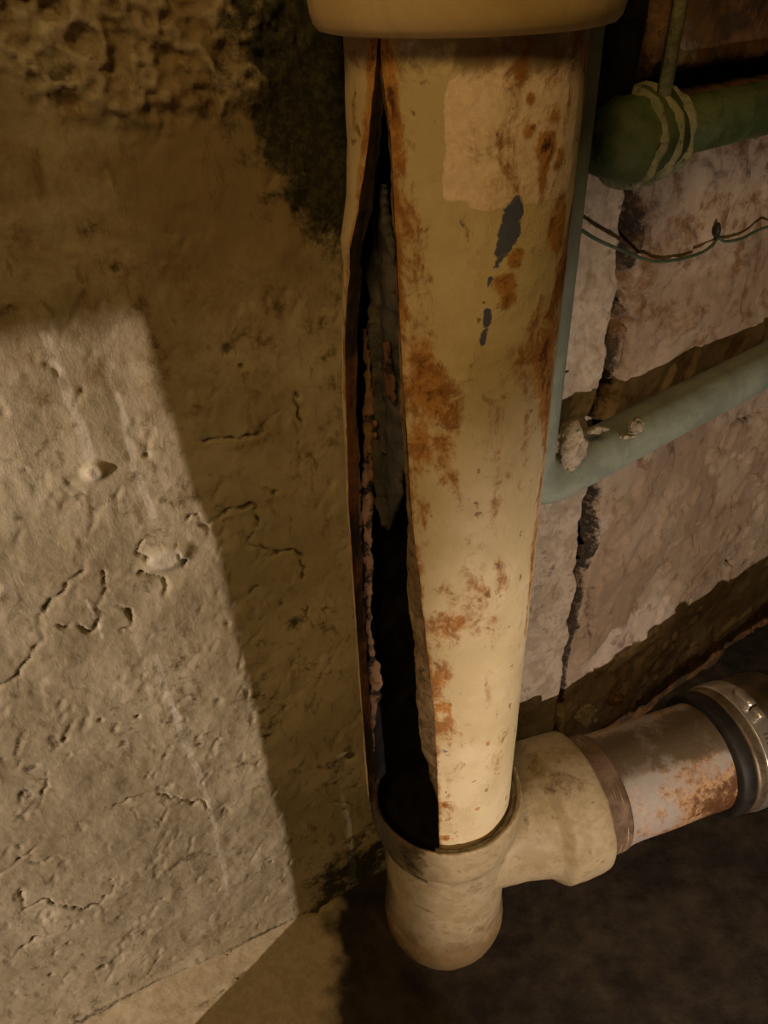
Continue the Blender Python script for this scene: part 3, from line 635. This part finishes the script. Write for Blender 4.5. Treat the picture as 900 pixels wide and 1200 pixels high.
# find which way 'u' points: camera side
side = 1 if (CAM - BO).dot(u_) > 0 else -1
def cph(deg): a = R_(deg); return a if side > 0 else math.pi - a       # 0 = camera side level, 90 = top
p0, p1 = around(cph(86), .0725, S0 + .040), around(cph(60), .0725, S0 + .040)
put('screw_housing', tube('screw_housing', [around(cph(d), .0735, S0 + .040) for d in (102, 97, 88, 83)], [.0050, .0066, .0066, .0055], 20), BAND, cpl)
put('screw', tube('screw', [around(cph(d), .0742, S0 + .040) for d in (81, 79, 73, 72)], [.0045, .0055, .0055, .0045], 16), BAND, cpl)
for i in range(6):
    c = around(cph(60 - i * 3.6), .0691, S0 + .040); rad = (c - (BO + ax * (S0 + .040))).normalized(); tg = ax.cross(rad)
    bm = bmesh.new(); bmesh.ops.create_cube(bm, size=1); bmesh.ops.bevel(bm, geom=bm.edges[:], offset=.12, segments=1, affect='EDGES')
    mt = Matrix((ax, tg, rad)).transposed().to_4x4(); bm.transform(Matrix.Translation(c) @ mt @ Matrix.Diagonal((.009, .0017, .0008, 1)))
    me = bpy.data.meshes.new('band_slot'); bm.to_mesh(me); bm.free(); put('band_slot', me, BANDD, cpl, smooth=False)

# ------------------------------------------------------------------ grey-green conduit along the right wall
rc = .0205; zc = on_plane(800, 476, COR + nR * .028, nR).z
def crw(t, z, off=.028): p = COR + dR * t + nR * off; return Vector((p.x, p.y, z))
azr = az_of(667, 400); best = None
for k in range(-200, 200):
    p = crw(k / 1000, zc, .030); v = p - CAM; d = math.hypot(v.x, v.y); e = abs(math.atan2(v.x, v.y) + math.asin(rc / d) - azr)
    if best is None or e < best[0]: best = (e, k / 1000)
t0 = best[1]; print('conduit t0', t0, 'z', zc)
bend = .034; pts = [crw(t0, 2.35, .030), crw(t0, 1.2, .030), crw(t0, .9, .030), crw(t0, zc + bend + .03, .030)]
for k in range(0, 13): a = k / 12 * math.pi / 2; pts.append(crw(t0 + bend - bend * math.cos(a), zc + bend - bend * math.sin(a), .030))
for t in (.06, .12, .2, .3, .45, .7, 1.2, 1.75): pts.append(crw(t0 + bend + t, zc, .030))
con = thing('conduit', crw(t0, zc), 'grey green painted conduit with elbow, sloping along the brown masonry wall', 'conduit')
put('conduit_tube', tube('conduit_tube', pts, rc, 32, noise=.0006), CONDUIT, con)
def on_c(px, py, off): return on_plane(px, py, COR + nR * off, nR)
for px, py, r, sd, sq in ((668, 522, .013, 3, (1, .6, 1.25)), (745, 499, .0065, 5, (1, .6, 1)), (700, 504, .005, 7, (1.4, .6, .6)), (733,512,.004,8,(1.5,.6,.6))):
    put('mortar_lump', chunk('mortar_lump', on_c(px, py, .045), r, sd, 4, .5, sq), MORTAR, con)

# ------------------------------------------------------------------ green pipe and fitting at the top right
zg = on_plane(850, 137, COR + nR * .03, nR).z
gp = thing('water_pipe', crw(.1, zg), 'mossy green pipe at the upper right, running right from a lumpy fitting', 'pipe')
ge = on_plane(752, 140, COR + nR * .03, nR); gt = (ge - COR).dot(dR)
put('pipe_run', tube('pipe_run', [crw(gt - .01, zg, .03), crw(gt + .1, zg, .03), crw(gt + .3, zg, .03), crw(gt + 1.3, zg, .03)], .0175, 32, noise=.001), GREEN, gp)
put('elbow_fitting', tube('elbow_fitting', [crw(gt - .040, zg + .004, .030), crw(gt - .034, zg + .002, .03), crw(gt - .015, zg, .03), crw(gt + .008, zg, .03), crw(gt + .012, zg, .03), crw(gt + .020, zg, .03), crw(gt + .022, zg, .03)], [.012, .022, .0265, .0265, .024, .024, .018], 36, noise=.004), GREEN, gp)
for k, (dt, r) in enumerate(((-.012, .0285), (.004, .0280), (.020, .0255))):
    me = lathe('drip_ring', [(r - .004, -.003), (r, -.002), (r + .0008, 0), (r, .002), (r - .004, .003)], crw(gt + dt, zg, .03), tuple(dR), 48, noise=.003, ns=.02, seed=k + 3)
    put('drip_ring', me, PALEG, gp)
put('riser', tube('riser', [crw(gt + .004, zg + .018, .040), crw(gt + .0035, zg + .10, .042), crw(gt + .006, 1.3, .04), crw(gt + .006, 2.3, .04)], .0048, 14, noise=.003), PALEG, gp)
# crumbling mortar pillar in the corner behind the riser
mp = [crw(gt + .030 + .004 * math.sin(k * 1.7), zg + .03 + k * .028, .004) for k in range(14)]
me = tube('mortar_ridge', mp, [.010 + .004 * math.sin(k * 2.1) for k in range(14)], 40, noise=.008)
bm_ = mat_var('orange_brown_mortar', (.13, .065, .02), (.24, .13, .05), (.05, .025, .01), s=50, rough=.85, bump=.004, dl=.52, dh=.66)
o = link('mortar_ridge', me, bm_, wr)
vt = [crw(gt - .020 , zg + .012 + k * .05, .02) for k in range(8)]
o = tag(link('cable', tube('cable', vt, .013, 20, noise=.004), INSIDE), 'black sleeved cable rising behind the hub beside the green riser', 'cable')

# ------------------------------------------------------------------ thin green wire with its knot
wpts = [(640,250),(678,268),(700,281),(735,296),(765,306),(795,304),(822,296),(834,288),(842,279),(850,283),(868,280),(884,272),(900,266),(930,262),(990,250)]
W = [on_plane(x, y, COR + nR * .011, nR) for x, y in wpts]
fine = []
for i in range(len(W) - 1):
    p0, p1, p2, p3 = W[max(i - 1, 0)], W[i], W[i + 1], W[min(i + 2, len(W) - 1)]
    for k in range(6):
        t = k / 6; fine.append(.5 * ((2 * p1) + (p2 - p0) * t + (2 * p0 - 5 * p1 + 4 * p2 - p3) * t * t + (3 * p1 - p0 - 3 * p2 + p3) * t**3))
wi = thing('wire', W[1], 'thin green wire sagging across the brown wall with a small knot', 'wire')
put('wire_strand', tube('wire_strand', fine, .00125, 10), WIRE, wi)
put('wire_knot', chunk('wire_knot', on_plane(840, 270, COR + nR * .012, nR), .0042, 3, 3, .25, (.8, .8, 1.3)), RUBBER, wi)
# rubble by the foot of the wall
for i, (px, py, r) in enumerate(((688, 838, .013), (722, 818, .009), (893, 762, .018))):
    p = on_plane(px, py, COR + nR * .008, nR)
    put_ = link('mortar_lump', chunk('mortar_lump', p, r, 30 + i, 4, .5, (1, .6, 1.2)), bm_ if i == 1 else MORTAR, wr)
